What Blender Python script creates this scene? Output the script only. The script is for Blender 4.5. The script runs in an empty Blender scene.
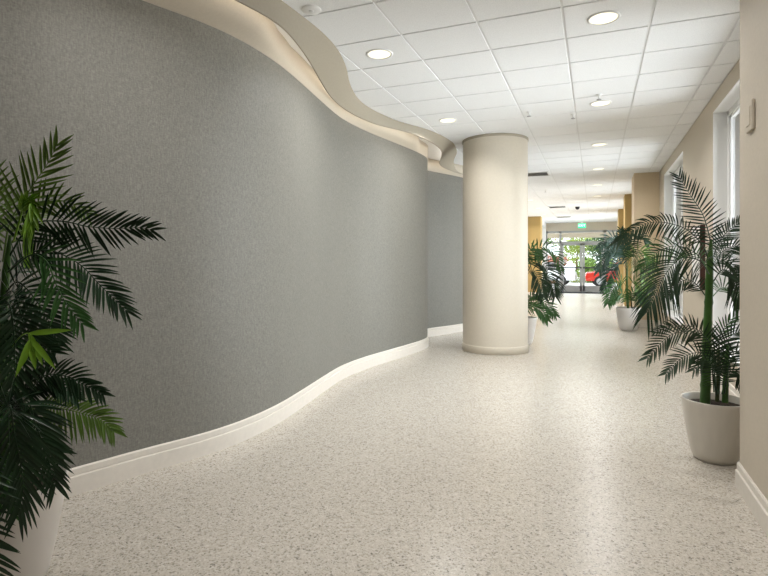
import bpy, bmesh, math, random
import numpy as np
from mathutils import Vector, Matrix

# ------------------------------------------------------------------ camera
S = bpy.context.scene
COL = S.collection
FPX, CX, CY, EYE = 525.0, 384.0, 263.0, 1.30
YAW = math.atan2(211.0, 525.0)
FW = Vector((-math.sin(YAW), math.cos(YAW), 0.0))
RT = Vector((math.cos(YAW), math.sin(YAW), 0.0))
cam_data = bpy.data.cameras.new('camera')
cam_data.sensor_width = 36.0
cam_data.lens = FPX / 768.0 * 36.0
cam_data.shift_y = (CY - 288.0) / 768.0
cam_data.clip_start = 0.05
cam_data.clip_end = 500
cam = bpy.data.objects.new('camera', cam_data)
COL.objects.link(cam)
cam.location = (0, 0, EYE)
cam.rotation_euler = (math.radians(90), 0, YAW)
S.camera = cam

# ------------------------------------------------------------------ world, exposure
S.view_settings.view_transform = 'Standard'
S.view_settings.look = 'None'
S.view_settings.gamma = 1.0
S.view_settings.use_curve_mapping = False
S.view_settings.exposure = 0.48
world = bpy.data.worlds.new('sky')
S.world = world
world.use_nodes = True
wn = world.node_tree.nodes
bg = wn['Background']
bg.inputs['Color'].default_value = (0.86, 0.93, 1.0, 1)
bg.inputs['Strength'].default_value = 4.0

SUN = bpy.data.lights.new('sun', 'SUN')
SUN.energy = 3.0
SUN.angle = math.radians(2)
SUN.color = (1.0, 0.95, 0.86)
so = bpy.data.objects.new('sun', SUN)
COL.objects.link(so)
so.rotation_euler = (math.radians(48), 0, math.radians(-25))

DOWN_W = 12.0          # downlights
COVE_E = 4.2           # hidden cove strip
WARM = (1.0, 0.985, 0.965)
DAY_W = 95.0           # daylight of sky and sunlit ground, entering at each window of the right-hand wall
WINS = [(4.30, 6.68), (8.80, 11.05), (13.0, 14.9), (16.6, 19.0), (20.6, 23.6)]
for a, bb in WINS:
    la = bpy.data.lights.new('window_daylight', 'AREA'); la.shape = 'RECTANGLE'; la.size = 2.4; la.size_y = bb - a - 0.1
    la.energy = DAY_W * (bb - a) / 2.4; la.color = (0.90, 0.95, 1.0)
    lo_ = bpy.data.objects.new('window_daylight', la); COL.objects.link(lo_)
    lo_.location = (1.75, (a + bb) / 2, 1.6); lo_.rotation_euler = (0, math.radians(90 + 14), 0)


# ------------------------------------------------------------------ helpers
def at(u, v, d):
    """The point of the place seen at u, v of the photograph, d metres in front of the eye."""
    return Vector((0, 0, EYE)) + RT * ((u - CX) / FPX * d) + FW * d + Vector((0, 0, (CY - v) / FPX * d))


def tag(o, label=None, cat=None, group=None, kind=None):
    if label: o['label'] = label
    if cat: o['category'] = cat
    if group: o['group'] = group
    if kind: o['kind'] = kind
    return o


def empty(name, loc=(0, 0, 0)):
    o = bpy.data.objects.new(name, None)
    o.empty_display_size = 0.1
    COL.objects.link(o)
    o.location = loc
    return o


def copy_tree(o, parent=None):
    c = o.copy()
    COL.objects.link(c)
    c.parent = parent
    for ch in o.children:
        copy_tree(ch, c)
    return c


class MB:
    def __init__(self):
        self.v = []; self.f = []; self.sm = []

    def quadstrip(self, rows, closed=False, smooth=True):
        """rows: list of equally long lists of points"""
        b = len(self.v); n = len(rows[0])
        for r in rows:
            self.v += [tuple(p) for p in r]
        for i in range(len(rows) - 1):
            for j in range(n if closed else n - 1):
                k = (j + 1) % n
                self.f.append((b + i * n + j, b + i * n + k, b + (i + 1) * n + k, b + (i + 1) * n + j))
                self.sm.append(smooth)
        return self

    def ngon(self, pts, smooth=False):
        b = len(self.v)
        self.v += [tuple(p) for p in pts]
        self.f.append(tuple(range(b, b + len(pts)))); self.sm.append(smooth)
        return self

    def box(self, x0, x1, y0, y1, z0, z1):
        b = len(self.v)
        self.v += [(x, y, z) for z in (z0, z1) for y in (y0, y1) for x in (x0, x1)]
        for q in ((0, 2, 3, 1), (4, 5, 7, 6), (0, 1, 5, 4), (2, 6, 7, 3), (0, 4, 6, 2), (1, 3, 7, 5)):
            self.f.append(tuple(b + i for i in q)); self.sm.append(False)
        return self

    def lathe(self, prof, c=(0, 0, 0), n=48, smooth=True, cap0=False, cap1=False):
        rows = []
        for r, z in prof:
            rows.append([(c[0] + r * math.cos(2 * math.pi * i / n), c[1] + r * math.sin(2 * math.pi * i / n), c[2] + z) for i in range(n)])
        self.quadstrip(rows, True, smooth)
        if cap0: self.ngon(rows[0][::-1])
        if cap1: self.ngon(rows[-1])
        return self

    def tube(self, pts, rads, n=8, caps=True):
        pts = [Vector(p) for p in pts]
        rows = []; up = None
        for i, p in enumerate(pts):
            t = (pts[min(i + 1, len(pts) - 1)] - pts[max(i - 1, 0)]).normalized()
            if up is None:
                up = Vector((1, 0, 0)) if abs(t.x) < 0.9 else Vector((0, 1, 0))
            a = (up - t * up.dot(t)).normalized(); up = a
            b = t.cross(a)
            r = rads[i] if isinstance(rads, (list, tuple)) else rads
            rows.append([p + a * (r * math.cos(2 * math.pi * k / n)) + b * (r * math.sin(2 * math.pi * k / n)) for k in range(n)])
        self.quadstrip(rows, True, True)
        if caps:
            self.ngon(rows[0][::-1]); self.ngon(rows[-1])
        return self

    def build(self, name, mat, parent=None, bevel=0, seg=2, offset=None, recalc=True):
        me = bpy.data.meshes.new(name)
        v = self.v
        if offset is not None:
            v = [(p[0] - offset[0], p[1] - offset[1], p[2] - offset[2]) for p in v]
        me.from_pydata(v, [], self.f)
        me.polygons.foreach_set('use_smooth', self.sm)
        me.materials.append(mat)
        if recalc:
            bm = bmesh.new(); bm.from_mesh(me)
            bmesh.ops.recalc_face_normals(bm, faces=bm.faces)
            bm.to_mesh(me); bm.free()
        me.update()
        o = bpy.data.objects.new(name, me)
        COL.objects.link(o)
        if parent is not None: o.parent = parent
        if bevel:
            m = o.modifiers.new('bevel', 'BEVEL'); m.width = bevel; m.segments = seg; m.limit_method = 'ANGLE'
            m.angle_limit = math.radians(50)
        return o


def struct(mb, name, mat, parent=None, **k):
    o = mb.build(name, mat, parent, **k)
    if parent is None: o['kind'] = 'structure'
    return o


def resample(pts, step, smooth=0):
    """Catmull-Rom through pts, then even spacing."""
    P = [np.array(p, float) for p in pts]
    P = [2 * P[0] - P[1]] + P + [2 * P[-1] - P[-2]]
    out = []
    for i in range(1, len(P) - 2):
        for t in np.linspace(0, 1, 24, endpoint=False):
            a, b, c, d = P[i - 1], P[i], P[i + 1], P[i + 2]
            out.append(0.5 * (2 * b + (c - a) * t + (2 * a - 5 * b + 4 * c - d) * t * t + (3 * b - a - 3 * c + d) * t ** 3))
    out.append(P[-2]); out = np.array(out)
    s = np.concatenate([[0], np.cumsum(np.linalg.norm(np.diff(out, axis=0), axis=1))])
    n = max(3, int(s[-1] / step) + 1)
    q = np.linspace(0, s[-1], n)
    r = np.stack([np.interp(q, s, out[:, k]) for k in range(out.shape[1])], 1)
    for _ in range(smooth):
        r[1:-1] = 0.25 * r[:-2] + 0.5 * r[1:-1] + 0.25 * r[2:]
    return r


def resample_n(pts, n):
    r = resample(pts, 0.01)
    s = np.concatenate([[0], np.cumsum(np.linalg.norm(np.diff(r, axis=0), axis=1))])
    q = np.linspace(0, s[-1], n)
    return np.stack([np.interp(q, s, r[:, k]) for k in range(r.shape[1])], 1)


def offset2d(r, d):
    """shift a plan curve by d to its right-hand side (towards the room for curves running +y on the left)"""
    t = np.gradient(r, axis=0)
    t /= np.linalg.norm(t, axis=1)[:, None]
    n = np.stack([t[:, 1], -t[:, 0]], 1)
    return r + n * d


# ------------------------------------------------------------------ materials
def mat(name, col, rough=0.6, spec=0.4, metal=0.0, coat=0.0):
    m = bpy.data.materials.new(name); m.use_nodes = True
    b = m.node_tree.nodes['Principled BSDF']
    b.inputs['Base Color'].default_value = (*col, 1)
    b.inputs['Roughness'].default_value = rough
    b.inputs['Specular IOR Level'].default_value = spec
    b.inputs['Metallic'].default_value = metal
    b.inputs['Coat Weight'].default_value = coat
    return m


def nodes(m):
    return m.node_tree.nodes, m.node_tree.links, m.node_tree.nodes['Principled BSDF']


def vary(m, scale, amount, stretch=(1, 1, 1), bump=0.0, detail=4.0, bdist=0.002):
    """noise variation of a material's colour and surface"""
    n, l, b = nodes(m)
    tc = n.new('ShaderNodeTexCoord'); mp = n.new('ShaderNodeMapping'); nz = n.new('ShaderNodeTexNoise')
    mp.inputs['Scale'].default_value = stretch
    nz.inputs['Scale'].default_value = scale; nz.inputs['Detail'].default_value = detail
    l.new(tc.outputs['Object'], mp.inputs[0]); l.new(mp.outputs[0], nz.inputs['Vector'])
    col = b.inputs['Base Color'].default_value[:3]
    mr = n.new('ShaderNodeMapRange')
    mr.inputs['From Min'].default_value = 0.3; mr.inputs['From Max'].default_value = 0.7
    mr.inputs['To Min'].default_value = 1 - amount; mr.inputs['To Max'].default_value = 1 + amount
    l.new(nz.outputs['Fac'], mr.inputs['Value'])
    vm = n.new('ShaderNodeVectorMath'); vm.operation = 'SCALE'
    vm.inputs[0].default_value = col
    l.new(mr.outputs[0], vm.inputs['Scale']); l.new(vm.outputs[0], b.inputs['Base Color'])
    if bump:
        bp = n.new('ShaderNodeBump'); bp.inputs['Strength'].default_value = bump; bp.inputs['Distance'].default_value = bdist
        l.new(nz.outputs['Fac'], bp.inputs['Height']); l.new(bp.outputs[0], b.inputs['Normal'])
    return m


def emit(name, col, s):
    m = bpy.data.materials.new(name); m.use_nodes = True
    n, l, b = nodes(m)
    b.inputs['Base Color'].default_value = (*col, 1)
    b.inputs['Emission Color'].default_value = (*col, 1)
    b.inputs['Emission Strength'].default_value = s
    return m


def glass(name, tint=(1, 1, 1)):
    m = bpy.data.materials.new(name); m.use_nodes = True
    n, l, b = nodes(m)
    n.remove(b)
    out = n['Material Output']
    tr = n.new('ShaderNodeBsdfTransparent'); tr.inputs[0].default_value = (*tint, 1)
    gl = n.new('ShaderNodeBsdfGlossy'); gl.inputs['Roughness'].default_value = 0.02
    fr = n.new('ShaderNodeFresnel'); fr.inputs['IOR'].default_value = 1.45
    mx = n.new('ShaderNodeMixShader')
    l.new(fr.outputs[0], mx.inputs[0]); l.new(tr.outputs[0], mx.inputs[1]); l.new(gl.outputs[0], mx.inputs[2])
    l.new(mx.outputs[0], out.inputs[0])
    return m


M = {}
M['beige'] = vary(mat('beige_paint', (0.57, 0.505, 0.41), 0.65), 60, 0.03, bump=0.05)
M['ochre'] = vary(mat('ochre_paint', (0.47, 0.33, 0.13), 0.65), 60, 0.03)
M['cream'] = vary(mat('cream_paint', (0.64, 0.58, 0.48), 0.5), 40, 0.025, bump=0.04)
M['warm'] = vary(mat('lamplit_beige', (0.68, 0.55, 0.38), 0.65), 60, 0.03)  # beige lightened and warmed: downlight glow put into one pier's colour
M['fascia'] = vary(mat('tan_plaster', (0.39, 0.345, 0.27), 0.65), 60, 0.03)
M['base'] = vary(mat('white_baseboard', (0.74, 0.69, 0.62), 0.4), 30, 0.03)
M['white'] = mat('white_paint', (0.88, 0.875, 0.86), 0.45)
M['white_trim'] = mat('white_trim', (0.85, 0.85, 0.84), 0.4)
M['grid'] = mat('ceiling_grid_white', (0.80, 0.80, 0.80), 0.5)
M['alu'] = mat('brushed_aluminium', (0.40, 0.40, 0.40), 0.4, metal=0.15)
M['black'] = mat('black_plastic', (0.02, 0.02, 0.022), 0.4)
M['dark'] = mat('dark_grey', (0.06, 0.06, 0.065), 0.6)
M['brown'] = mat('dark_brown_edge', (0.06, 0.025, 0.02), 0.35)
M['glass'] = glass('window_glass', (0.95, 0.97, 0.97))
M['glass_tint'] = glass('tinted_door_glass', (0.62, 0.64, 0.62))
M['soil'] = vary(mat('dark_soil', (0.045, 0.035, 0.028), 0.9, 0.1), 60, 0.5, bump=0.8, bdist=0.01)
M['pot_beige'] = vary(mat('greige_pot', (0.60, 0.56, 0.49), 0.32), 25, 0.03, stretch=(1, 1, 0.15))
M['pot_white'] = mat('white_pot', (0.72, 0.69, 0.66), 0.3)
M['lens'] = emit('lamp_lens', (1.0, 0.93, 0.68), 0.95)
M['cove'] = emit('cove_strip', (1.0, 0.93, 0.83), COVE_E)
M['red'] = mat('red_car_paint', (0.55, 0.03, 0.015), 0.25, coat=0.5)
M['carwhite'] = mat('white_car_paint', (0.75, 0.76, 0.78), 0.25, coat=0.5)
M['carglass'] = mat('dark_car_glass', (0.02, 0.025, 0.03), 0.08)
M['tyre'] = mat('tyre_rubber', (0.015, 0.015, 0.015), 0.8)
M['hub'] = mat('wheel_hub', (0.5, 0.5, 0.52), 0.3, metal=0.8)
M['concrete'] = vary(mat('pale_concrete', (0.66, 0.65, 0.62), 0.8), 3, 0.08)
M['bark'] = vary(mat('bark', (0.16, 0.11, 0.07), 0.9), 20, 0.3)
M['mat'] = vary(mat('charcoal_carpet', (0.035, 0.035, 0.038), 0.95, 0.1), 200, 0.4)


def leafmat(name, c, rough=0.34):
    m = vary(mat(name, c, rough, 0.35), 9, 0.22)
    return m


M['leaf_dark'] = leafmat('leaf_dark', (0.0140, 0.0392, 0.0154))
M['leaf_mid'] = leafmat('leaf_mid', (0.0308, 0.0980, 0.0210))
M['leaf_olive'] = leafmat('leaf_olive', (0.0910, 0.1610, 0.0280))
M['leaf_lime'] = leafmat('leaf_lime', (0.1820, 0.3640, 0.0308))
M['leaf_blue'] = leafmat('leaf_blue', (0.0168, 0.0476, 0.0308))
M['stem'] = vary(mat('green_cane', (0.038, 0.10, 0.018), 0.35), 14, 0.35, stretch=(1, 1, 0.6))
M['stem_dark'] = vary(mat('olive_stem', (0.045, 0.06, 0.02), 0.5), 20, 0.4)
M['shrub_green'] = leafmat('shrub_green', (0.12, 0.20, 0.035), 0.6)
M['shrub_lime'] = leafmat('shrub_lime', (0.24, 0.31, 0.05), 0.6)
M['shrub_dark'] = leafmat('shrub_dark', (0.035, 0.075, 0.025), 0.6)
M['shrub_red'] = leafmat('shrub_red', (0.33, 0.13, 0.085), 0.6)

# woven wall covering
m = mat('grey_wallcovering', (0.203, 0.196, 0.172), 0.55, 0.3); M['grey'] = m
n, l, b = nodes(m)
tc = n.new('ShaderNodeTexCoord')
def nz(scale, st, det=3):
    mp = n.new('ShaderNodeMapping'); mp.inputs['Scale'].default_value = st
    t = n.new('ShaderNodeTexNoise'); t.inputs['Scale'].default_value = scale; t.inputs['Detail'].default_value = det
    l.new(tc.outputs['Object'], mp.inputs[0]); l.new(mp.outputs[0], t.inputs['Vector'])
    return t.outputs['Fac']
a1 = nz(150, (1, 1, 0.22)); a2 = nz(120, (0.5, 0.5, 1.2)); a3 = nz(1.2, (1, 1, 0.2))
ad = n.new('ShaderNodeMath'); ad.operation = 'ADD'; l.new(a1, ad.inputs[0]); l.new(a2, ad.inputs[1])
ad2 = n.new('ShaderNodeMath'); ad2.operation = 'MULTIPLY_ADD'; ad2.inputs[1].default_value = 0.2
l.new(a3, ad2.inputs[0]); l.new(ad.outputs[0], ad2.inputs[2])
mr = n.new('ShaderNodeMapRange'); mr.inputs['From Min'].default_value = 0.75; mr.inputs['From Max'].default_value = 1.45
mr.inputs['To Min'].default_value = 0.74; mr.inputs['To Max'].default_value = 1.26
l.new(ad2.outputs[0], mr.inputs['Value'])
vm = n.new('ShaderNodeVectorMath'); vm.operation = 'SCALE'; vm.inputs[0].default_value = (0.203, 0.196, 0.172)
l.new(mr.outputs[0], vm.inputs['Scale']); l.new(vm.outputs[0], b.inputs['Base Color'])
bp = n.new('ShaderNodeBump'); bp.inputs['Strength'].default_value = 0.35; bp.inputs['Distance'].default_value = 0.002
l.new(ad.outputs[0], bp.inputs['Height']); l.new(bp.outputs[0], b.inputs['Normal'])

# terrazzo
m = mat('terrazzo', (0.6, 0.56, 0.5), 0.2, 0.5); M['terrazzo'] = m
n, l, b = nodes(m)
tc = n.new('ShaderNodeTexCoord')
def vor(scale):
    v = n.new('ShaderNodeTexVoronoi'); v.inputs['Scale'].default_value = scale
    l.new(tc.outputs['Object'], v.inputs['Vector'])
    sp = n.new('ShaderNodeSeparateColor'); l.new(v.outputs['Color'], sp.inputs[0])
    return sp.outputs[0]
def ramp(src, stops):
    r = n.new('ShaderNodeValToRGB'); r.color_ramp.interpolation = 'CONSTANT'
    e = r.color_ramp.elements
    while len(e) < len(stops): e.new(0.5)
    for k, (p, c) in enumerate(stops):
        e[k].position = p; e[k].color = (*c, 1)
    l.new(src, r.inputs[0]); return r.outputs[0]
CR = 1.0
big = ramp(vor(95), [(0, (0.09, 0.08, 0.066)), (0.045, (0.28, 0.25, 0.20)), (0.11, (0.50, 0.455, 0.39)), (0.62, (0.565, 0.52, 0.455)), (0.86, (0.67, 0.63, 0.575))])
fine = ramp(vor(180), [(0, (0.16, 0.145, 0.115)), (0.08, (0.45, 0.405, 0.34)), (0.3, (0.555, 0.51, 0.445)), (0.75, (0.635, 0.595, 0.535))])
mx = n.new('ShaderNodeMix'); mx.data_type = 'RGBA'; mx.inputs[0].default_value = 0.55
l.new(big, mx.inputs[6]); l.new(fine, mx.inputs[7]); l.new(mx.outputs[2], b.inputs['Base Color'])
nzr = n.new('ShaderNodeTexNoise'); nzr.inputs['Scale'].default_value = 1.4
l.new(tc.outputs['Object'], nzr.inputs['Vector'])
mrr = n.new('ShaderNodeMapRange'); mrr.inputs['To Min'].default_value = 0.20; mrr.inputs['To Max'].default_value = 0.34
l.new(nzr.outputs['Fac'], mrr.inputs['Value']); b.inputs['Roughness'].default_value = 0.26; b.inputs['Specular IOR Level'].default_value = 0.45

# mineral-fibre ceiling tile
M['tile'] = vary(mat('ceiling_tile', (0.90, 0.905, 0.91), 0.85, 0.2), 140, 0.06, bump=0.3, bdist=0.002)

# ------------------------------------------------------------------ setting: floor and ceiling
Y0, Y1 = -4.0, 25.3
HC = 3.13
struct(MB().box(-4.0, 1.25, Y0, Y1 + 0.1, -0.1, 0.0), 'floor', M['terrazzo'])

gx = [1.0 + 0.61 * k for k in range(-8, 1)]
gy = [3.96 + 0.5638 * k for k in range(-15, 39)]
xs = [-4.0] + gx + [1.2]
ys = [Y0] + [y for y in gy if Y0 < y < Y1] + [Y1]
tb = MB()
G = 0.009
for i in range(len(xs) - 1):
    for j in range(len(ys) - 1):
        x0, x1, y0, y1 = xs[i] + G, xs[i + 1] - G, ys[j] + G, ys[j + 1] - G
        if x1 - x0 < 0.03 or y1 - y0 < 0.03: continue
        zb, zt, e = HC, HC + 0.010, 0.002
        tb.ngon([(x0 + e, y0 + e, zb), (x0 + e, y1 - e, zb), (x1 - e, y1 - e, zb), (x1 - e, y0 + e, zb)])
        ring0 = [(x0 + e, y0 + e, zb), (x1 - e, y0 + e, zb), (x1 - e, y1 - e, zb), (x0 + e, y1 - e, zb)]
        ring1 = [(x0, y0, zt), (x1, y0, zt), (x1, y1, zt), (x0, y1, zt)]
        tb.quadstrip([ring0, ring1], True, False)
ceil = struct(tb, 'ceiling', M['tile'], recalc=False)
struct(MB().box(-4.0, 1.6, Y0, Y1 + 0.1, HC + 0.009, HC + 0.1), 'ceiling_grid', M['grid'], parent=ceil)

# ------------------------------------------------------------------ setting: the wavy grey wall and its light cove
WALL = [(-2.2, -3.9), (-2.35, -2.8), (-2.7, -1.6), (-3.0, -0.5), (-3.05, 0.5), (-2.93, 1.4), (-2.75, 1.99), (-2.60, 2.46), (-2.46, 2.84), (-2.395, 3.2),
        (-2.40, 3.65), (-2.46, 4.1), (-2.55, 4.65), (-2.64, 5.3), (-2.62, 5.9), (-2.55, 6.4), (-2.46, 7.0), (-2.405, 7.5), (-2.425, 7.86),
        (-2.56, 8.2), (-2.72, 8.48), (-2.76, 8.72), (-2.68, 8.98), (-2.5, 9.4), (-2.32, 9.88), (-2.12, 10.5), (-2.02, 11.2), (-2.08, 11.8), (-2.3, 12.2), (-2.62, 12.4)]
wall = resample(WALL, 0.035, 12)


def extrude_profile(path, prof):
    """prof: list of (offset towards the room, z)"""
    mb = MB()
    for (d, z), (e, w) in zip(prof[:-1], prof[1:]):      # a crease at every corner of the profile
        mb.quadstrip([[(x, y, z) for x, y in offset2d(path, d)], [(x, y, w) for x, y in offset2d(path, e)]])
    return mb


GTOP = 2.925
struct(extrude_profile(wall, [(0, 0), (0, GTOP), (-0.006, GTOP + 0.012), (-0.15, GTOP + 0.012), (-0.15, 0)]), 'wall_left', M['grey'])
# flared plaster band above the wall covering; it swells where the wall bows out
swell = np.interp(wall[:, 1], [2.9, 3.2, 3.5, 3.8, 4.4, 4.9, 5.6, 6.0, 6.6, 7.1, 7.4, 8.2, 8.6, 9.0, 10.0], [0.20, 0.18, 0.08, 0.03, 0.03, 0.04, 0.05, 0.10, 0.13, 0.10, 0.0, 0.0, 0.02, 0.05, 0.08])
tg = np.gradient(wall, axis=0); tg /= np.linalg.norm(tg, axis=1)[:, None]; nrm = np.stack([tg[:, 1], -tg[:, 0]], 1)
mb = MB()
mb.quadstrip([[(x, y, z) for x, y in wall + nrm * (a + f * swell[:, None])] for a, f, z in
              ((-0.15, 0, GTOP), (-0.004, 0, GTOP), (0.002, 0, GTOP + 0.002), (0.004, 0.10, GTOP + 0.012), (0.006, 0.3, GTOP + 0.028), (0.008, 0.55, GTOP + 0.045), (0.009, 0.8, GTOP + 0.07), (0.01, 0.95, GTOP + 0.10), (0.01, 1.0, GTOP + 0.13), (0.01, 1.0, 3.128), (-0.15, 0, 3.128))])
struct(mb, 'wall_left_upper_band', M['beige'])
struct(extrude_profile(wall, [(0.0, 0), (0.020, 0.0), (0.020, 0.100), (0.016, 0.105), (0.009, 0.106), (0.009, 0.110), (0.013, 0.111), (0.013, 0.143), (0.006, 0.15), (0.0, 0.15)]), 'baseboard_left', M['base'])

FB = [(-1.85, -3.9), (-2.0, -2.8), (-2.3, -1.6), (-2.55, -0.5), (-2.58, 0.5), (-2.45, 1.4), (-2.25, 2.1), (-2.10, 2.75), (-2.04, 3.07), (-2.07, 3.36), (-2.18, 3.8), (-2.31, 4.21), (-2.45, 4.7), (-2.51, 5.18),
      (-2.48, 5.59), (-2.42, 5.87), (-2.27, 6.17), (-2.17, 6.43), (-2.105, 6.84), (-2.08, 7.2), (-2.12, 7.62), (-2.27, 8.1), (-2.41, 8.52), (-2.445, 8.92), (-2.38, 9.41), (-2.28, 9.8), (-2.0, 10.5), (-1.8, 11.2), (-1.85, 12.0), (-2.2, 12.6), (-2.62, 12.75)]
FT = [(-1.85, -3.9), (-2.0, -2.8), (-2.3, -1.6), (-2.55, -0.5), (-2.55, 0.5), (-2.4, 1.4), (-2.2, 2.1), (-2.06, 2.8), (-2.01, 3.4), (-2.01, 3.77), (-2.06, 4.1), (-2.17, 4.46), (-2.31, 4.81), (-2.43, 5.23),
      (-2.47, 5.56), (-2.44, 5.93), (-2.34, 6.39), (-2.18, 6.75), (-2.08, 7.08), (-2.02, 7.46), (-2.01, 7.9), (-2.12, 8.51), (-2.31, 9.07), (-2.42, 9.55), (-2.38, 10.07), (-2.1, 10.8), (-1.85, 11.4), (-1.85, 12.1), (-2.2, 12.65), (-2.62, 12.8)]
NF = 420
fb, ft = resample_n(FB, NF), resample_n(FT, NF)
for _ in range(10):
    for r in (fb, ft):
        r[1:-1] = 0.25 * r[:-2] + 0.5 * r[1:-1] + 0.25 * r[2:]
ZB = 2.965
fi = offset2d(fb, -0.014); ti = offset2d(ft, -0.014)
mb = MB()
rows = [[(x, y, 3.13) for x, y in ft], [(x, y, ZB + 0.004) for x, y in fb], [(x, y, ZB) for x, y in offset2d(fb, -0.005)],
        [(x, y, ZB) for x, y in fi], [(x, y, 3.13) for x, y in ti]]
mb.quadstrip(rows)
struct(mb, 'trim_1', M['fascia'])
# ceiling of the cove, between the wall and the hanging fascia
cw = offset2d(resample_n([tuple(p) for p in wall[::6]], NF), -0.05)
mb = MB(); mb.quadstrip([[(x, y, 3.124) for x, y in cw], [(x, y, 3.124) for x, y in ti]])
struct(mb, 'ceiling_cove', M['white'], recalc=False)
# lamp strip fixed to the inner face of the fascia
k0 = int(NF * 0.02)
lo = offset2d(fi * 0.65 + ti * 0.35, -0.012)[k0:-14]; hi = offset2d(fi * 0.5 + ti * 0.5, -0.014)[k0:-14]
mb = MB(); mb.quadstrip([[(x, y, 3.022) for x, y in lo], [(x, y, 3.052) for x, y in hi]])
tag(mb.build('cove_light', M['cove'], recalc=False), 'warm strip light hidden behind the tan wavy fascia above the grey wall', 'light')

# ------------------------------------------------------------------ setting: straight walls
WX = 1.2        # face of the window wall
WZ0, WZ1 = 0.41, 2.95
wins = WINS
mb = MB(); y = 3.58
for a, bb in wins:
    mb.box(WX, 1.5, y, a, 0, HC); mb.box(WX, 1.5, a, bb, 0, WZ0); mb.box(WX, 1.5, a, bb, WZ1, HC); y = bb
mb.box(WX, 1.5, y, Y1 + 0.1, 0, HC)
struct(mb, 'wall_right', M['beige'])
struct(MB().box(0.775, 1.5, Y0, 3.58, 0, HC), 'wall_right_near', M['beige'], bevel=0.004)
struct(MB().box(-4.0, 1.5, Y0 - 0.15, Y0, 0, HC), 'wall_back', M['beige'])
struct(MB().box(-2.75, -2.5, 12.3, 21.4, 0, HC), 'wall_left_far', M['beige'])
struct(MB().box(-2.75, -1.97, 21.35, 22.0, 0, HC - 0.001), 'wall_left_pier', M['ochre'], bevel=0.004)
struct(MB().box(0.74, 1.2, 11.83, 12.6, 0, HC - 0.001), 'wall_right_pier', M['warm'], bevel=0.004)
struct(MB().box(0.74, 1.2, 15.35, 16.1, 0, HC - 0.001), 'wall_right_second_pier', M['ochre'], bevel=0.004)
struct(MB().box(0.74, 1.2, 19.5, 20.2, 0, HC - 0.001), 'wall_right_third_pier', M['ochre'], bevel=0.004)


def baseboard(pts, name, par=None):
    """stepped baseboard along a plan polyline, room on its right-hand side; mitred at corners"""
    P = [np.array(p, float) for p in pts]
    prof = [(0.0, 0), (0.018, 0.0), (0.018, 0.100), (0.011, 0.106), (0.011, 0.142), (0.006, 0.15), (0.0, 0.15)]
    rows = []
    for d, z in prof:
        row = []
        for i, p in enumerate(P):
            ns = []
            if i > 0: t = P[i] - P[i - 1]; t /= np.linalg.norm(t); ns.append(np.array([t[1], -t[0]]))
            if i < len(P) - 1: t = P[i + 1] - P[i]; t /= np.linalg.norm(t); ns.append(np.array([t[1], -t[0]]))
            nn = sum(ns); nn = nn / np.dot(nn, nn) * (2 if len(ns) == 2 else 1) if len(ns) == 2 else ns[0]
            q = p + nn * d
            row.append((q[0], q[1], z))
        rows.append(row)
    mb = MB(); mb.quadstrip(rows, smooth=False)
    return struct(mb, name, M['base'])


baseboard([(WX, 11.83), (WX, 3.58), (0.775, 3.58), (0.775, Y0)], 'baseboard_right')
baseboard([(WX, Y1), (WX, 20.2), (0.74, 20.2), (0.74, 19.5), (WX, 19.5), (WX, 16.1), (0.74, 16.1), (0.74, 15.35), (WX, 15.35), (WX, 12.6), (0.74, 12.6), (0.74, 11.83), (WX, 11.83)], 'baseboard_right_far')
baseboard([(-2.5, 12.4), (-2.5, 21.35), (-1.97, 21.35), (-1.97, 22.0)], 'baseboard_left_far')


def window(idx, a, bb, z0=WZ0, z1=WZ1, side=1, x=WX):
    """side 1: wall on +x; the frame sits 0.13 m inside the reveal"""
    t = empty('window_%d' % idx, (x, (a + bb) / 2, z0)); t['kind'] = 'structure'
    ofs = (x, (a + bb) / 2, z0)
    def X(d): return x + side * d
    def bx(mb, d0, d1, y0, y1, q0, q1): return mb.box(min(X(d0), X(d1)), max(X(d0), X(d1)), y0, y1, q0, q1)
    r = MB()
    bx(r, 0.0, 0.30, a, a + 0.012, z0, z1); bx(r, 0.0, 0.30, bb - 0.012, bb, z0, z1); bx(r, 0.0, 0.30, a, bb, z1 - 0.012, z1)
    r.build('window_reveal', M['white'], t, offset=ofs)
    s = MB(); bx(s, -0.035, 0.30, a - 0.02, bb + 0.02, z0 - 0.03, z0 + 0.012)
    s.build('window_sill', M['white_trim'], t, bevel=0.006, offset=ofs)
    f = MB(); w = 0.06
    mid = (a + bb) / 2
    for p, q in ((a + 0.012, a + 0.012 + w), (bb - 0.012 - w, bb - 0.012), (mid - 0.04, mid + 0.04)):
        bx(f, 0.13, 0.20, p, q, z0 + 0.012, z1 - 0.012)
    bx(f, 0.13, 0.20, a, bb, z0 + 0.012, z0 + 0.012 + w); bx(f, 0.13, 0.20, a, bb, z1 - 0.012 - w, z1 - 0.012)
    f.build('window_frame', M['white_trim'], t, bevel=0.004, offset=ofs)
    for p, q in ((a + 0.07, mid - 0.04), (mid + 0.04, bb - 0.07)):
        g = MB(); y0, y1, q0, q1 = p, q, z0 + 0.07, z1 - 0.07
        for c, d in ((y0, y0 + 0.03), (y1 - 0.03, y1)): bx(g, 0.145, 0.185, c, d, q0, q1)
        bx(g, 0.145, 0.185, y0, y1, q0, q0 + 0.03); bx(g, 0.145, 0.185, y0, y1, q1 - 0.03, q1)
        sash = g.build('window_sash', M['white_trim'], t, offset=ofs)
        pn = MB(); xx = X(0.165)
        pn.ngon([(xx, y0 + 0.02, q0 + 0.02), (xx, y1 - 0.02, q0 + 0.02), (xx, y1 - 0.02, q1 - 0.02), (xx, y0 + 0.02, q1 - 0.02)])
        pn.build('window_pane', M['glass'], sash, offset=ofs)
    return t


for i, (a, bb) in enumerate(wins): window(i + 1, a, bb)
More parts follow.
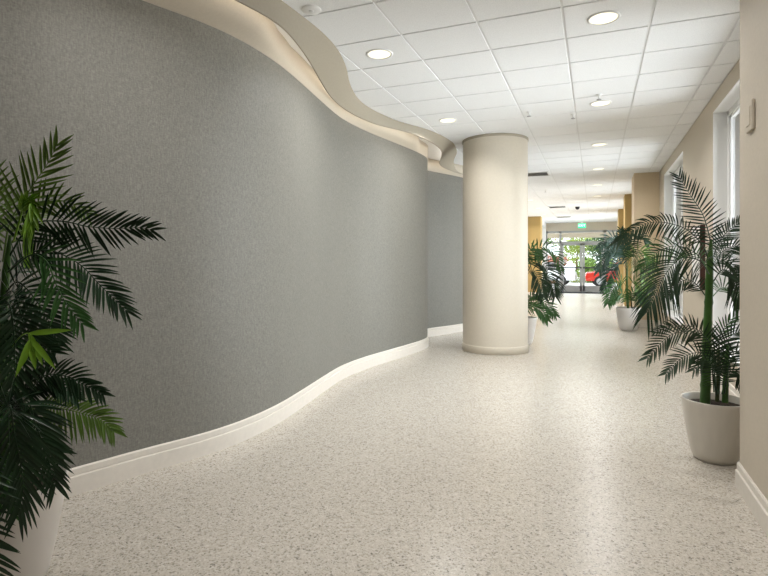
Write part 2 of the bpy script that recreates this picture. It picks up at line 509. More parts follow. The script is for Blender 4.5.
# glazed bay past the far pier
struct(MB().box(-2.45, -2.1, 22.0, 22.12, 0, HC).box(-2.45, -2.1, 25.1, Y1 + 0.1, 0, HC).box(-2.45, -2.1, 22.12, 25.1, 2.95, HC).box(-2.45, -2.1, 22.12, 25.1, 0, 0.2), 'wall_left_bay', M['white'])
window(6, 22.12, 25.1, 0.2, 2.95, -1, -2.1)

# ------------------------------------------------------------------ setting: round column
CC = (-1.39, 7.92)
col = struct(MB().lathe([(0.475, 0.0), (0.475, HC - 0.03)], (*CC, 0), 96), 'column', M['cream'])
struct(MB().lathe([(0.475, HC - 0.035), (0.483, HC - 0.03), (0.485, HC), (0.47, HC)], (*CC, 0), 96), 'column_collar', M['fascia'], parent=col)
struct(MB().lathe([(0.476, 0.0), (0.486, 0.0), (0.486, 0.098), (0.483, 0.105), (0.475, 0.107)], (*CC, 0), 96), 'column_base', M['cream'], parent=col)

# ------------------------------------------------------------------ setting: far storefront with double doors
FY = Y1
struct(MB().box(-2.45, 1.5, FY, FY + 0.15, 2.76, HC), 'wall_far', M['beige'])
DX0, DXM, DX1, DT = -1.43, -0.53, 0.37, 2.19
fr = MB()
for x in (-2.08, DX0 - 0.045, DX1 + 0.045, 1.17):
    fr.box(x - 0.045 + (0.0), x + 0.045, FY + 0.0, FY + 0.12, 0, 2.76)
for z in (2.72, 2.235): fr.box(-2.1, 1.2, FY, FY + 0.12, z - 0.045, z + 0.045)
for xa, xb in ((-2.1, DX0 - 0.05), (DX1 + 0.05, 1.2)):
    fr.box(xa, xb, FY, FY + 0.12, 0, 0.12); fr.box(xa, xb, FY, FY + 0.12, 1.05, 1.11)
sf = struct(fr, 'trim_2', M['alu'])
for k, (xa, xb, za, zb) in enumerate(((-2.06, DX0 - 0.09, 0.12, 2.19), (DX1 + 0.09, 1.15, 0.12, 2.19), (-2.06, DX0 - 0.09, 2.28, 2.68), (DX0, DX1, 2.28, 2.68), (DX1 + 0.09, 1.15, 2.28, 2.68))):
    MB().ngon([(xa, FY + 0.06, za), (xb, FY + 0.06, za), (xb, FY + 0.06, zb), (xa, FY + 0.06, zb)]).build('glass_pane', M['glass_tint'], sf)
for i, (xa, xb, hs) in enumerate(((DX0, DXM - 0.004, 1), (DXM + 0.004, DX1, -1))):
    t = empty('door_%d' % (i + 1), ((xa + xb) / 2, FY + 0.04, 0)); t['kind'] = 'structure'
    ofs = ((xa + xb) / 2, FY + 0.04, 0)
    d = MB(); a, c = FY + 0.02, FY + 0.065
    d.box(xa, xa + 0.10, a, c, 0.01, DT).box(xb - 0.10, xb, a, c, 0.01, DT).box(xa, xb, a, c, 0.01, 0.27).box(xa, xb, a, c, DT - 0.09, DT)
    d.box(xa, xb, a + 0.01, c - 0.01, 1.645, 1.68)
    fo = d.build('door_frame', M['alu'], t, offset=ofs)
    MB().ngon([(xa + .09, FY + 0.045, .26), (xb - .09, FY + 0.045, .26), (xb - .09, FY + 0.045, DT - .08), (xa + .09, FY + 0.045, DT - .08)]).build('door_pane', M['glass_tint'], t, offset=ofs)
    MB().box(xa + 0.03, xb - 0.03, FY - 0.04, FY - 0.01, 1.06, 1.12).box(xa + 0.03, xa + 0.08, FY - 0.03, FY + 0.03, 1.05, 1.13).box(xb - 0.08, xb - 0.03, FY - 0.03, FY + 0.03, 1.05, 1.13).build('push_bar', M['dark'], t, bevel=0.005, offset=ofs)

tag(MB().box(-1.45, 0.38, 24.0, 25.2, 0.0, 0.012).build('door_mat', M['mat'], bevel=0.004), 'charcoal door mat in front of the far glass double doors', 'mat')

# ------------------------------------------------------------------ ceiling fittings
def downlight():
    t = empty('ceiling_light', (0, 0, HC))
    MB().lathe([(0.118, 0.0), (0.116, -0.006), (0.100, -0.008), (0.096, -0.002)], (0, 0, 0), 40).build('trim_ring', M['white_trim'], t)
    MB().lathe([(0.098, -0.002), (0.05, -0.004), (0.004, -0.004)], (0, 0, 0), 40, cap1=True).build('diffuser', M['lens'], t)
    la = bpy.data.lights.new('lamp', 'AREA'); la.shape = 'DISK'; la.size = 0.18; la.energy = DOWN_W; la.color = WARM
    la.spread = math.radians(150)
    lo = bpy.data.objects.new('lamp', la); COL.objects.link(lo); lo.parent = t; lo.location = (0, 0, -0.02)
    return t


ORD = ['first', 'second', 'third', 'fourth', 'fifth', 'sixth', 'seventh', 'eighth', 'ninth']
base = downlight(); firstone = True
def place_light(x, y, label, group):
    global firstone
    o = base if firstone else copy_tree(base)
    firstone = False
    o.location = (x, y, HC)
    tag(o, label, 'ceiling light', group)
for k in range(9):
    place_light(0.06, 4.25 + 2.255 * k, 'round recessed ceiling light, %s from the camera in the long row down the corridor' % ORD[k], 'downlights in the corridor row')
place_light(-1.75, 4.25, 'round recessed ceiling light beside the wavy fascia, in front of the column', 'downlights along the wavy wall')
place_light(-1.75, 6.55, 'round recessed ceiling light between the wavy fascia and the column top', 'downlights along the wavy wall')
for k, y in enumerate((15.74, 18.1, 20.4)):
    place_light(-1.75, y, 'round recessed ceiling light past the column, %s of three before the ochre pier' % ORD[k], 'downlights beyond the column')
for x, y, w in ((0.06, 2.0, 'nearer'), (-1.75, 2.0, 'wall-side')):  # unseen downlights, added to light the foreground
    place_light(x, y, 'round recessed ceiling light added overhead out of frame, the %s one' % w, 'added downlights overhead')


def vent(x, y, label):
    t = empty('ceiling_vent', (x, y, HC)); a, c = 0.28, 0.255
    f = MB(); f.box(-a, a, -c, -c + 0.03, -0.01, 0).box(-a, a, c - 0.03, c, -0.01, 0).box(-a, -a + 0.03, -c, c, -0.01, 0).box(a - 0.03, a, -c, c, -0.01, 0)
    f.build('frame', M['white_trim'], t)
    MB().box(-a + 0.03, a - 0.03, -c + 0.03, c - 0.03, -0.003, 0.0).build('backing', M['black'], t)
    for k in range(4):
        yy = -c + 0.085 + k * 0.11
        MB().quadstrip([[(-a + 0.03, yy, -0.004), (a - 0.03, yy, -0.004)], [(-a + 0.03, yy - 0.012, -0.010), (a - 0.03, yy - 0.012, -0.010)]], smooth=False).build('slat', M['grid'], t)
    return tag(t, label, 'vent', 'square air vents in the ceiling')


vent(-1.145, 11.2, 'square ceiling air vent just past the top of the column')
vent(-1.145, 18.0, 'square ceiling air vent halfway between column and exit sign')
vent(-1.145, 22.0, 'square ceiling air vent close to the far wall, beside the exit sign')


def sprinkler(x, y, label):
    t = empty('sprinkler_head', (x, y, HC))
    MB().lathe([(0.035, 0), (0.033, -0.006), (0.012, -0.008), (0.010, -0.03), (0.004, -0.034)], n=24, cap1=True).build('escutcheon', M['white_trim'], t)
    MB().lathe([(0.004, -0.03), (0.004, -0.052), (0.026, -0.054), (0.026, -0.057), (0.002, -0.058)], n=24, cap1=True).build('deflector', M['alu'], t)
    return tag(t, label, 'sprinkler', 'sprinkler heads in the ceiling')


sprinkler(0.04, 6.16, 'small ceiling sprinkler head just before the second corridor light')
sprinkler(-0.74, 6.55, 'small ceiling sprinkler head near the column top, on the corridor side')
sprinkler(-0.25, 6.85, 'small ceiling sprinkler head beside a grid joint in the middle of the ceiling')
sprinkler(-1.15, 13.7, 'small ceiling sprinkler head beyond the first air vent')
t = empty('smoke_detector', (-1.90, 3.32, HC))
MB().lathe([(0.072, 0.0), (0.072, -0.004), (0.066, -0.010), (0.02, -0.012)], n=40, cap1=True).build('housing', M['white_trim'], t)
MB().lathe([(0.02, -0.011), (0.018, -0.015), (0.004, -0.015)], n=24, cap1=True).build('sensor_cap', M['grid'], t)
tag(t, 'pale round smoke detector on the ceiling at the edge of the wavy fascia', 'smoke detector')
t = empty('dome_camera', (-0.53, 18.2, HC))
MB().lathe([(0.075, 0.0), (0.075, -0.02), (0.068, -0.03)], n=32).build('housing', M['black'], t)
MB().lathe([(0.066, -0.028), (0.06, -0.06), (0.04, -0.085), (0.005, -0.095)], n=32, cap1=True).build('dome', M['black'], t)
tag(t, 'small black dome camera on the corridor ceiling', 'camera')

# exit sign hung in front of the far wall
M['exit'] = emit('exit_green', (0.02, 0.62, 0.26), 1.0)
M['exit_letter'] = emit('exit_letter', (0.85, 1.0, 0.9), 1.3)
t = empty('exit_sign', (-0.53, 24.5, 2.83))
MB().box(-0.16, 0.16, -0.025, 0.025, 0, 0.20).build('sign_box', M['exit'], t, bevel=0.006)
MB().box(-0.02, 0.02, -0.02, 0.02, 0.2, HC - 2.83).build('hanger', M['white_trim'], t)
cu = bpy.data.curves.new('exit_text', 'FONT'); cu.body = 'EXIT'; cu.size = 0.14; cu.align_x = 'CENTER'; cu.align_y = 'CENTER'; cu.extrude = 0.002
to = bpy.data.objects.new('exit_text', cu); COL.objects.link(to)
bpy.context.view_layer.update()
me = bpy.data.meshes.new_from_object(to.evaluated_get(bpy.context.evaluated_depsgraph_get()))
bpy.data.objects.remove(to)
me.materials.clear(); me.materials.append(M['exit_letter'])
to = bpy.data.objects.new('lettering', me); COL.objects.link(to); to.parent = t
to.rotation_euler = (math.radians(90), 0, 0); to.location = (0, -0.028, 0.1)
tag(t, 'green lit exit sign hanging from the ceiling before the far doors', 'exit sign')

# wall plate on the near pier
t = empty('wall_alarm', (0.775, 3.32, 2.00))
MB().box(-0.016, 0, -0.06, 0.06, 0, 0.16).build('housing', M['beige'], t, bevel=0.008, seg=3)
MB().box(-0.020, -0.014, -0.035, 0.035, 0.03, 0.13).build('cover', M['beige'], t, bevel=0.006)
tag(t, 'beige rounded wall alarm box high on the near wall corner', 'alarm')
# cabinet between the two windows
t = empty('wall_cabinet', (WX, 7.36, 0.98))
MB().box(-0.055, 0, -0.25, 0.25, 0, 0.77).build('case', M['brown'], t, bevel=0.004)
MB().box(-0.066, -0.0545, -0.245, 0.245, 0.005, 0.765).build('door', M['white_trim'], t, bevel=0.004)
MB().box(-0.076, -0.0655, -0.23, -0.215, 0.36, 0.46).build('handle', M['alu'], t)
tag(t, 'shallow wall cabinet with white door and dark brown sides between the windows', 'cabinet')


# ------------------------------------------------------------------ palms
def frond_mesh(pts, L, n, N0, droop=0.25, t0=0.18, lift=0.25, th0=66, th1=28, wid=0.0095, seed=0, rr=0.006, fold=0.35, balance=1.0):
    """one pinnate leaf: rachis along pts, n leaflets a side up to L long"""
    rnd = random.Random(seed)
    q = resample_n([tuple(p) for p in pts], 40)
    R_ = [Vector(p) for p in q]
    mb = MB()
    mb.tube(R_, [rr * (1 - 0.8 * i / 39) for i in range(40)], 6)
    N0 = Vector(N0).normalized()
    n = int(n * 1.35)
    for k in range(n + 1):
        t = t0 + (1 - t0) * (k + 0.3) / (n + 0.5)
        i = min(38, int(t * 39)); fr_ = t * 39 - i
        p = R_[i].lerp(R_[min(39, i + 1)], fr_)
        T = (R_[min(39, i + 2)] - R_[max(0, i - 2)]).normalized()
        N = (N0 - T * N0.dot(T))
        N = N.normalized() if N.length > 0.05 else T.orthogonal().normalized()
        Sd = T.cross(N)
        s = (t - t0) / (1 - t0)
        ln = L * 1.02 * (0.62 + 0.38 * math.sin(math.pi * min(1, s * 0.95 + 0.12))) * (1 - 0.12 * s ** 3)
        th = math.radians(th0 + (th1 - th0) * s ** 1.3)
        for sg in (-1, 1):
            l_ = ln * rnd.uniform(0.88, 1.08) * (balance if sg > 0 else 1.0)
            a = th + rnd.uniform(-0.09, 0.09)
            D = (T * math.cos(a) + Sd * (sg * math.sin(a)) + N * (lift + rnd.uniform(-0.12, 0.12))).normalized()
            dr = droop * rnd.uniform(0.75, 1.25)
            B = N - D * N.dot(D)
            B.normalize()
            rows = []
            for s_, w_ in ((0, 0.35), (0.18, 0.9), (0.42, 1.0), (0.68, 0.78), (0.87, 0.42), (1.0, 0.03)):
                c = p + D * (l_ * s_) + Vector((0, 0, -1)) * (dr * l_ * s_ * s_)
                tn = (D + Vector((0, 0, -2 * dr * s_))).normalized()
                W = tn.cross(B).normalized()
                bn = W.cross(tn)
                w = wid * w_
                rows.append([c - W * w + bn * (fold * w), c, c + W * w + bn * (fold * w)])
            mb.quadstrip(rows)
    return mb


def stem_mesh(pts, r0, r1, nodes_=6):
    q = resample_n([tuple(p) for p in pts], nodes_ * 6 + 1)
    rad = []
    for i in range(len(q)):
        s = i / (len(q) - 1)
        r = (r0 + (r1 - r0) * s) * (1 - 0.65 * max(0, (s - 0.85) / 0.15) ** 1.5)
        k = i % 6
        rad.append(r * (1.10 if k == 0 else 0.97))
    return MB().tube(q, rad, 14)


def pot_mesh(r1, r0, h, wall=0.012):
    """tapering planter: slightly bowed side, rolled rim, open top"""
    prof = [(0.02, 0.0), (r0 - 0.012, 0.0), (r0, 0.008)]
    for k in range(1, 15):
        s = k / 14
        prof.append((r0 + (r1 - r0) * (s ** 0.72), 0.008 + (h - 0.012) * s))
    prof += [(r1 - 0.002, h), (r1 - wall + 0.002, h), (r1 - wall, h - 0.004), (r1 - wall - 0.012, h - 0.05)]
    return MB().lathe(prof, n=64, cap0=True)


def palm(name, label, group, c, r1, r0, h, potmat, stems, fronds, d0, ps, seed):  # ps: half width of a leaflet in photo pixels
    """c: foot of the pot; fronds: (material, pixel polyline, leaflet length in photo pixels, leaflets a side, depth shift, options)"""
    t = empty(name, (c[0], c[1], 0.0))
    pot_mesh(r1, r0, h).build('pot', M[potmat], t)
    rs = r1 - 0.022
    MB().lathe([(rs, h - 0.045), (rs * 0.6, h - 0.035), (0.01, h - 0.03)], n=40, cap1=True).build('soil', M['soil'], t)
    off = (c[0], c[1], 0.0)
    for mt, pts, ra, rb, nn in stems:
        P = [at(u, v, d0 + dd) for u, v, dd in pts]
        # root the cane in the soil
        foot = P[0].copy(); foot.z = h - 0.05
        dx = Vector((foot.x - c[0], foot.y - c[1]))
        if dx.length > rs - 0.03:
            dx *= (rs - 0.03) / dx.length; foot.x, foot.y = c[0] + dx.x, c[1] + dx.y
        P[0] = foot
        stem_mesh(P, ra, rb, nn).build('stem', M[mt], t, offset=off)
    for k, (mt, pts, L, n, dd, op) in enumerate(fronds):
        op = dict(op)
        d1 = op.pop('dtip', dd)
        m_ = len(pts) - 1
        P = [at(u, v, d0 + 0.0 * (1 - i / m_) + (dd if i else dd * 0.3) * (1 - i / m_) * 1.0 + d1 * (i / m_)) for i, (u, v) in enumerate(pts)]
        mid = P[len(P) // 2]
        N = (Vector((0, 0, EYE)) - mid).normalized() + Vector((0, 0, op.pop('nz', 0.35)))
        N = N + RT * op.pop('nr', 0.0)
        op.setdefault('wid', ps * d0 / FPX)
        op.setdefault('rr', 0.0045)
        fm = frond_mesh(P, L * d0 / FPX, n, N, seed=seed * 100 + k, **op)
        fm.build('frond', M[mt], t, offset=off, recalc=False)
    return tag(t, label, 'potted palm', group)


LP = (-2.20, 1.40)
lf = [
    ('leaf_olive', [(3, 262), (11, 221), (36, 181), (48, 163), (57, 145)], 41, 14, 0.05, dict(droop=0.02, lift=0.05, th0=58, th1=20, t0=0.12, nz=0.1)),
    ('leaf_olive', [(6, 250), (22, 212), (48, 200), (70, 203), (88, 214)], 30, 14, 0.16, dict(droop=0.05, lift=0.1, nz=0.0)),
    ('leaf_dark', [(6, 262), (30, 226), (60, 221), (88, 226.5), (116, 228.5), (138, 227.5), (151, 230)], 36, 20, 0.0, dict(droop=0.06, lift=0.1, th0=62, th1=22, t0=0.14, nz=0.1)),
    ('leaf_dark', [(6, 275), (25, 256), (48, 250), (78, 263), (100, 285), (126, 311)], 36, 20, 0.08, dict(droop=0.12, lift=0.1, th0=60, th1=24, nz=0.2)),
    ('leaf_mid', [(8, 272), (31, 255), (47, 262), (56, 284), (66, 303), (82, 324)], 32, 16, -0.16, dict(droop=0.12, lift=0.1, th0=55, nz=0.2)),
    ('leaf_dark', [(8, 285), (26, 262), (44, 255), (56, 243), (66, 232)], 26, 9, 0.14, dict(droop=0.0, lift=0.1, nz=0.0, th0=50)),
    ('leaf_dark', [(6, 292), (18, 282), (33, 296), (46, 316), (58, 342)], 34, 16, -0.05, dict(droop=0.12, lift=0.1, nz=0.1)),
    ('leaf_dark', [(4, 296), (14, 292), (22, 318), (30, 338), (52, 352)], 36, 16, -0.12, dict(droop=0.15, nz=0.1)),
    ('leaf_dark', [(3, 300), (10, 306), (14, 335), (15, 365), (14, 392)], 38, 16, -0.22, dict(droop=0.12, nz=0.0)),
    ('leaf_dark', [(0, 296), (-10, 300), (-14, 330), (-8, 370)], 38, 14, -0.15, dict(droop=0.12, nz=0.0)),
    ('leaf_lime', [(14, 240), (26, 200), (31, 204), (30, 228), (27, 258)], 20, 12, -0.10, dict(droop=0.1, lift=0.25, th0=20, th1=8, t0=0.3, fold=0.8, nz=0.0, wid=0.008)),
    ('leaf_lime', [(8, 352), (20, 337), (29, 333), (31, 337), (30, 346)], 34, 2, -0.28, dict(droop=0.05, lift=0.1, th0=40, th1=16, t0=0.86, nz=0.0, wid=0.010)),
    ('leaf_dark', [(4, 405), (20, 388), (46, 375), (66, 376), (83, 384), (102, 394)], 26, 18, 0.02, dict(droop=0.22, lift=0.15, th0=60, nz=0.2)),
    ('leaf_dark', [(4, 400), (22, 392), (44, 380), (60, 384), (76, 398)], 24, 14, 0.10, dict(droop=0.2, lift=0.15, nz=0.2)),
    ('leaf_olive', [(8, 430), (34, 408), (58, 408), (85, 414), (101, 420), (113, 431)], 30, 18, 0.12, dict(droop=0.22, lift=0.1, th0=62, nz=0.15, t0=0.3)),
    ('leaf_dark', [(2, 420), (10, 405), (14, 432), (21, 466), (23, 492), (19, 510)], 44, 22, -0.30, dict(droop=0.18, lift=0.05, th0=52, th1=18, nz=0.0, t0=0.15)),
    ('leaf_dark', [(6, 418), (26, 400), (36, 425), (48, 458), (55, 485)], 36, 20, -0.18, dict(droop=0.2, lift=0.05, th0=55, nz=0.0, t0=0.15)),
    ('leaf_dark', [(4, 420), (18, 402), (30, 412), (42, 440), (60, 452)], 30, 18, -0.05, dict(droop=0.25, lift=0.05, nz=0.0)),
    ('leaf_mid', [(0, 420), (-8, 410), (-6, 440), (0, 480), (4, 505)], 40, 18, -0.22, dict(droop=0.18, nz=0.0)),
    ('leaf_dark', [(-6, 440), (-24, 470), (-20, 520), (-8, 560), (0, 590)], 34, 16, -0.36, dict(droop=0.12, lift=0.05, nz=0.0, th0=70)),
    ('leaf_mid', [(2, 300), (-4, 330), (2, 350), (6, 380)], 34, 14, 0.1, dict(droop=0.15, nz=0.0)),
    ('leaf_dark', [(0, 262), (-30, 225), (-60, 222), (-95, 250)], 36, 16, 0.0, dict(droop=0.15)),
    ('leaf_mid', [(0, 270), (-25, 262), (-50, 285), (-70, 325)], 34, 16, 0.1, dict(droop=0.2)),
    ('leaf_dark', [(0, 420), (-30, 390), (-60, 400), (-90, 440)], 30, 16, 0.0, dict(droop=0.2)),
    ('leaf_olive', [(2, 250), (-6, 215), (-16, 180), (-30, 150)], 38, 14, 0.1, dict(droop=0.05, nz=0.0)),
]
ls = [('stem', [(4, 470, 0), (3, 400, 0.0), (2, 330, 0.01), (5, 285, 0.0), (10, 235, 0.0)], 0.022, 0.013, 7),
      ('stem', [(-10, 470, 0.02), (-8, 430, 0.02), (-4, 400, 0.02)], 0.016, 0.012, 3),
      ('stem_dark', [(16, 470, 0.04), (12, 440, 0.03), (8, 405, 0.02)], 0.013, 0.010, 3)]
palm('potted_palm', 'tall areca palm in a white tapered pot against the grey wavy wall', None, LP, 0.21, 0.130, 0.42, 'pot_white', ls, lf, 2.12, 1.45, 1)

RP = (0.738, 4.05)
rf = [
    ('leaf_blue', [(712, 256), (709, 235), (702.5, 214), (691, 196), (679, 176)], 21, 17, 0.0, dict(droop=0.03, lift=0.1, th0=72, th1=28, t0=0.12, nz=0.1)),
    ('leaf_dark', [(709, 264), (703, 246), (684, 228), (655, 222), (634, 230), (616, 243)], 19, 26, 0.0, dict(droop=0.42, lift=0.3, th0=62, th1=24, t0=0.2, nz=0.3)),
    ('leaf_dark', [(709, 274), (700, 261), (682, 258), (667, 272), (655, 294), (647, 312)], 33, 26, -0.2, dict(droop=0.5, lift=0.15, th0=60, th1=24, t0=0.2, nz=0.2)),
    ('leaf_mid', [(708, 268), (694, 252), (676, 246), (658, 252), (642, 268)], 22, 18, 0.2, dict(droop=0.25, lift=0.2, nz=0.3)),
    ('leaf_dark', [(708, 300), (699, 287), (689, 280), (677, 284), (668, 296)], 15, 14, 0.05, dict(droop=0.2, nz=0.3)),
    ('leaf_dark', [(713, 258), (718, 245), (727, 232), (744, 219)], 15, 14, 0.05, dict(droop=0.1, nz=0.2)),
    ('leaf_dark', [(713, 264), (722, 252), (735, 246), (752, 252)], 18, 16, 0.15, dict(droop=0.25, nz=0.2)),
    ('leaf_dark', [(713, 282), (722, 270), (732, 275), (744, 297)], 24, 18, -0.05, dict(droop=0.25, nz=0.2)),
    ('leaf_mid', [(713, 296), (722, 288), (734, 292), (748, 312)], 26, 18, 0.12, dict(droop=0.3, nz=0.2)),
    ('leaf_dark', [(711, 270), (716, 262), (727, 262), (741, 276)], 20, 16, 0.2, dict(droop=0.25, nz=0.2)),
    ('leaf_dark', [(714, 392), (713, 352), (700, 333), (676, 333), (662, 342), (648, 358)], 20, 22, -0.05, dict(droop=0.12, lift=0.2, nz=0.3, t0=0.28)),
    ('leaf_dark', [(716, 394), (713, 366), (700, 353), (682, 358), (666, 374)], 18, 18, -0.12, dict(droop=0.15, lift=0.2, nz=0.3, t0=0.28)),
    ('leaf_dark', [(714, 390), (709, 345), (693, 327), (672, 326), (655, 332)], 15, 18, 0.1, dict(droop=0.15, nz=0.3, t0=0.3)),
    ('leaf_dark', [(719, 394), (722, 352), (731, 336), (746, 330)], 22, 16, 0.05, dict(droop=0.15, nz=0.2, t0=0.25)),
    ('leaf_dark', [(724, 394), (730, 362), (739, 352), (752, 366)], 20, 14, -0.05, dict(droop=0.2, nz=0.2, t0=0.25)),
    ('leaf_mid', [(718, 392), (718, 352), (722, 332), (730, 320)], 20, 14, 0.12, dict(droop=0.1, nz=0.0, t0=0.3)),
    ('leaf_dark', [(717, 394), (714, 372), (706, 360), (694, 370)], 16, 12, -0.18, dict(droop=0.2, nz=0.2, t0=0.25)),
    ('leaf_dark', [(722, 394), (726, 376), (736, 372), (744, 388)], 15, 12, 0.1, dict(droop=0.2, nz=0.2, t0=0.25)),
]
rs_ = [('stem', [(705, 404, 0), (707, 340, 0), (709, 295, 0), (710, 262, 0), (711, 240, 0)], 0.033, 0.021, 8),
       ('stem', [(725, 404, 0.03), (726, 372, 0.03), (728, 345, 0.03)], 0.021, 0.014, 3),
       ('stem_dark', [(717, 404, 0.05), (718, 375, 0.05), (719, 345, 0.05)], 0.014, 0.010, 3)]
palm('potted_palm', 'areca palm with green canes in a beige tapered pot beside the near window', None, RP, 0.198, 0.126, 0.40, 'pot_beige', rs_, rf, 3.49, 0.78, 2)

KP = (-1.07, 8.67)
kf = [
    ('leaf_mid', [(526, 272), (533, 252), (545, 247), (556, 255), (561, 270)], 13, 14, 0.0, dict(droop=0.25)),
    ('leaf_dark', [(526, 274), (534, 262), (545, 266), (552, 282), (555, 296)], 17, 16, -0.1, dict(droop=0.3)),
    ('leaf_dark', [(526, 276), (533, 270), (539, 280), (543, 296)], 15, 14, -0.25, dict(droop=0.3)),
    ('leaf_mid', [(526, 270), (528, 254), (533, 248), (540, 258)], 12, 12, -0.2, dict(droop=0.25)),
    ('leaf_dark', [(525, 274), (520, 262), (512, 264), (504, 280)], 14, 14, 0.0, dict(droop=0.3)),
    ('leaf_dark', [(525, 270), (520, 252), (514, 246), (508, 250)], 12, 12, 0.1, dict(droop=0.25)),
    ('leaf_mid', [(524, 314), (532, 303), (544, 303), (555, 315)], 12, 14, -0.1, dict(droop=0.25)),
    ('leaf_mid', [(524, 314), (531, 306), (540, 310), (547, 320)], 11, 12, -0.25, dict(droop=0.3)),
    ('leaf_mid', [(524, 314), (527, 301), (533, 296), (541, 299)], 10, 10, 0.1, dict(droop=0.2)),
]
palm('potted_palm', 'areca palm in a white pot standing just behind the round column', 'small palms down the corridor', KP, 0.215, 0.128, 0.43, 'pot_white',
     [('stem', [(523, 318, 0), (525, 290, 0), (526, 262, 0)], 0.026, 0.014, 6), ('stem_dark', [(526, 318, 0.05), (527, 300, 0.05), (528, 296, 0.05)], 0.014, 0.009, 3)], kf, 8.45, 0.72, 3)['group'] = 'palms down the corridor'

FP = (0.6, 11.2)
ff = [
    ('leaf_blue', [(627, 266), (620, 242), (610, 237), (600, 247)], 13, 14, 0.0, dict(droop=0.3)),
    ('leaf_blue', [(627, 268), (618, 253), (607, 255), (599, 271)], 14, 14, -0.2, dict(droop=0.3)),
    ('leaf_blue', [(627, 271), (621, 262), (612, 269), (605, 287)], 14, 14, 0.15, dict(droop=0.3)),
    ('leaf_blue', [(626, 266), (621, 246), (614, 244), (607, 256)], 13, 12, 0.3, dict(droop=0.3)),
    ('leaf_dark', [(628, 264), (632, 241), (640, 236), (648, 243)], 12, 14, -0.4, dict(droop=0.3)),
    ('leaf_olive', [(628, 267), (638, 251), (646, 254), (653, 268)], 14, 14, -0.7, dict(droop=0.3)),
    ('leaf_olive', [(628, 271), (637, 265), (645, 273), (650, 290)], 13, 14, -0.6, dict(droop=0.3)),
    ('leaf_dark', [(627, 264), (624, 243), (621, 230)], 12, 12, 0.0, dict(droop=0.1)),
    ('leaf_mid', [(627, 287), (620, 280), (612, 289), (608, 303)], 12, 12, -0.15, dict(droop=0.3)),
    ('leaf_olive', [(628, 287), (635, 281), (641, 290), (645, 304)], 12, 12, -0.15, dict(droop=0.3)),
    ('leaf_mid', [(628, 305), (624, 294), (618, 295), (612, 302)], 9, 10, -0.2, dict(droop=0.3)),
    ('leaf_mid', [(628, 305), (632, 293), (637, 293), (643, 301)], 9, 10, -0.15, dict(droop=0.3)),
]
palm('potted_palm', 'areca palm in a white pot farthest down the corridor before the beige pier', 'palms down the corridor', FP, 0.23, 0.15, 0.44, 'pot_white',
     [('stem', [(628, 310, 0), (627, 285, 0), (627, 262, 0)], 0.026, 0.014, 6), ('stem_dark', [(632, 310, 0.04), (631, 298, 0.04), (630, 290, 0.04)], 0.014, 0.009, 3)], ff, 10.2, 0.72, 4)

# ------------------------------------------------------------------ outside, past the doors and windows
struct(MB().box(-40, 60, -30, 90, -0.3, -0.12), 'ground', M['concrete'])


def shrub(x, y, w, h, mt, label, seed, trunk=0.0, n=900):
    rnd = random.Random(seed)
    t = empty('shrub' if trunk == 0 else 'garden_tree', (x, y, -0.12))
    mb = MB()
    blobs = [(rnd.uniform(-0.5, 0.5) * w, rnd.uniform(-0.4, 0.4) * w, trunk + (0.2 + 0.6 * rnd.random()) * (h - trunk), rnd.uniform(0.22, 0.36) * min(w, h - trunk)) for _ in range(9)]
    for _ in range(n):
        bx_, by_, bz_, br = rnd.choice(blobs)
        d = Vector((rnd.gauss(0, 1), rnd.gauss(0, 1), rnd.gauss(0, 1))).normalized() * br * rnd.uniform(0.75, 1.05)
        c = Vector((bx_, by_, bz_)) + d
        if c.z < 0.03: c.z = 0.03
        a = Vector((rnd.gauss(0, 1), rnd.gauss(0, 1), rnd.gauss(0, 1))).normalized(); b_ = a.orthogonal().normalized()
        s = rnd.uniform(0.07, 0.15)
        mb.quadstrip([[c - a * s, c - a * s], [c - b_ * s * 0.4, c + b_ * s * 0.4], [c + a * s, c + a * s]], smooth=False)
    mb.build('foliage', M[mt], t, recalc=False)
    st = MB()
    for k in range(3 if trunk == 0 else 1):
        e = Vector(blobs[k][:3])
        st.tube([(e.x * 0.2, e.y * 0.2, 0), (e.x * 0.5, e.y * 0.5, e.z * 0.6), e], [0.05 + trunk * 0.04, 0.04 + trunk * 0.03, 0.02], 8)
    st.build('trunk', M['bark'], t)
    return tag(t, label, 'shrub' if trunk == 0 else 'tree')


shrub(-3.0, 38.3, 1.8, 2.1, 'shrub_red', 'reddish bush outside behind the far glass doors', 5, n=2200)
shrub(0.2, 39.2, 1.8, 1.9, 'shrub_green', 'bright green bush outside behind the far glass doors', 6, n=2200)
shrub(-5.4, 45.0, 3.4, 5.0, 'shrub_green', 'yellow-green tree outside above the reddish bush', 7, trunk=1.2, n=4000)
shrub(-1.6, 49.0, 3.4, 4.6, 'shrub_lime', 'lime green tree outside between two other trees', 10, trunk=1.2, n=4000)
shrub(1.9, 45.0, 3.2, 4.8, 'shrub_dark', 'dark green tree outside above the bright green bush', 8, trunk=1.2, n=4000)
shrub(6.2, 48.5, 3.4, 4.8, 'shrub_green', 'pale green tree outside behind the red car', 9, trunk=1.2, n=4000)
h = MB(); rnd = random.Random(3)
for _ in range(3500):
    c = Vector((rnd.uniform(-7, 6), 40.6 + rnd.uniform(-0.4, 0.4), rnd.uniform(-0.1, 0.75)))
    a = Vector((rnd.gauss(0, 1), rnd.gauss(0, 1), rnd.gauss(0, 1))).normalized(); b_ = a.orthogonal().normalized(); q = 0.11
    h.quadstrip([[c - a * q, c - a * q], [c - b_ * q * 0.45, c + b_ * q * 0.45], [c + a * q, c + a * q]], smooth=False)
tag(h.build('hedge', M['shrub_lime'], recalc=False), 'low bright hedge outside along the parking edge', 'hedge')
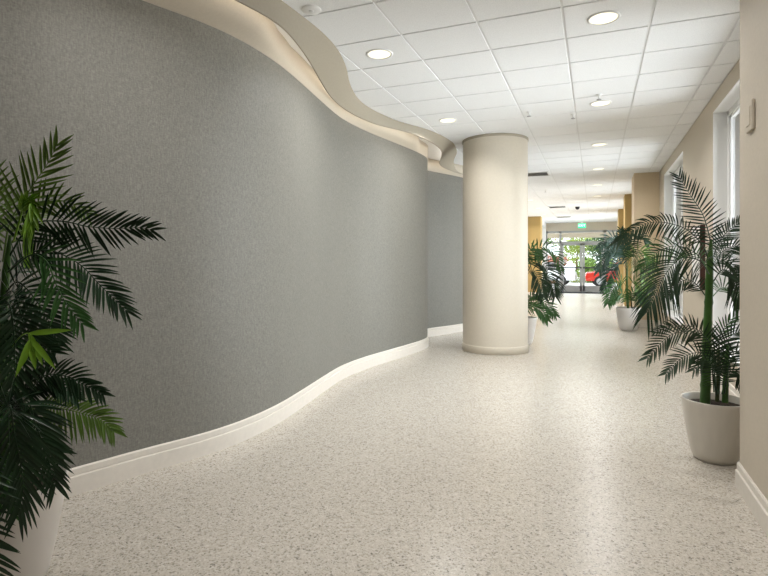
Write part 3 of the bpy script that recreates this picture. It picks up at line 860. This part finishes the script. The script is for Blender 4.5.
# entrance canopy over the doors
struct(MB().box(-5, 6, Y1 + 0.15, 31.5, 2.95, 3.35).box(-5, 6, 31.3, 31.5, 2.72, 2.95), 'exterior_canopy', M['beige'])


def car(x, y, rz, mt, label):
    t = empty('car', (x, y, -0.12)); t.rotation_euler = (0, 0, rz)
    prof = [(-2.1, 0.35), (-2.15, 0.62), (-2.05, 0.86), (-1.0, 0.95), (1.55, 0.98), (2.05, 0.88), (2.12, 0.6), (2.08, 0.35)]
    b = MB(); rows = []
    for yy, k in ((-0.86, 0.9), (-0.80, 1.0), (0.80, 1.0), (0.86, 0.9)):
        rows.append([(px, yy, 0.35 + (pz - 0.35) * (k if pz > 0.4 else 1)) for px, pz in prof])
    b.quadstrip(rows, True, True); b.ngon(rows[0]); b.ngon(rows[-1])
    b.build('body', M[mt], t, bevel=0.04)
    cab = [(-1.05, 0.93), (-0.45, 1.38), (0.85, 1.42), (1.5, 0.96)]
    g = MB(); rows = [[(px, yy * (1 if pz < 1 else 0.82), pz) for px, pz in cab] for yy in (-0.76, 0.76)]
    g.quadstrip(rows, True, False); g.ngon(rows[0]); g.ngon(rows[1])
    g.build('windows', M['carglass'], t, bevel=0.03)
    MB().box(-0.5, 0.9, -0.62, 0.62, 1.37, 1.43).build('roof', M[mt], t, bevel=0.03)
    for wx in (-1.35, 1.3):
        for sy in (-1, 1):
            w = MB(); rows = []
            for r, o in ((0.05, 0.10), (0.2, 0.10), (0.3, 0.10), (0.33, 0.06), (0.33, -0.08)):
                rows.append([(wx + r * math.cos(a * math.pi / 14), sy * (0.78 + o), 0.33 + r * math.sin(a * math.pi / 14)) for a in range(28)])
            w.quadstrip(rows, True); wo = w.build('wheel', M['tyre'], t)
            h = MB(); rows = []
            for r, o in ((0.01, 0.115), (0.1, 0.115), (0.19, 0.105)):
                rows.append([(wx + r * math.cos(a * math.pi / 14), sy * (0.78 + o), 0.33 + r * math.sin(a * math.pi / 14)) for a in range(28)])
            h.quadstrip(rows, True); h.build('hubcap', M['hub'], wo)
    return tag(t, label, 'car')


car(1.55, 34.5, math.radians(4), 'red', 'red car parked outside the far glass doors')
car(-3.2, 35.0, math.radians(-3), 'carwhite', 'white car parked outside, beside the red car')
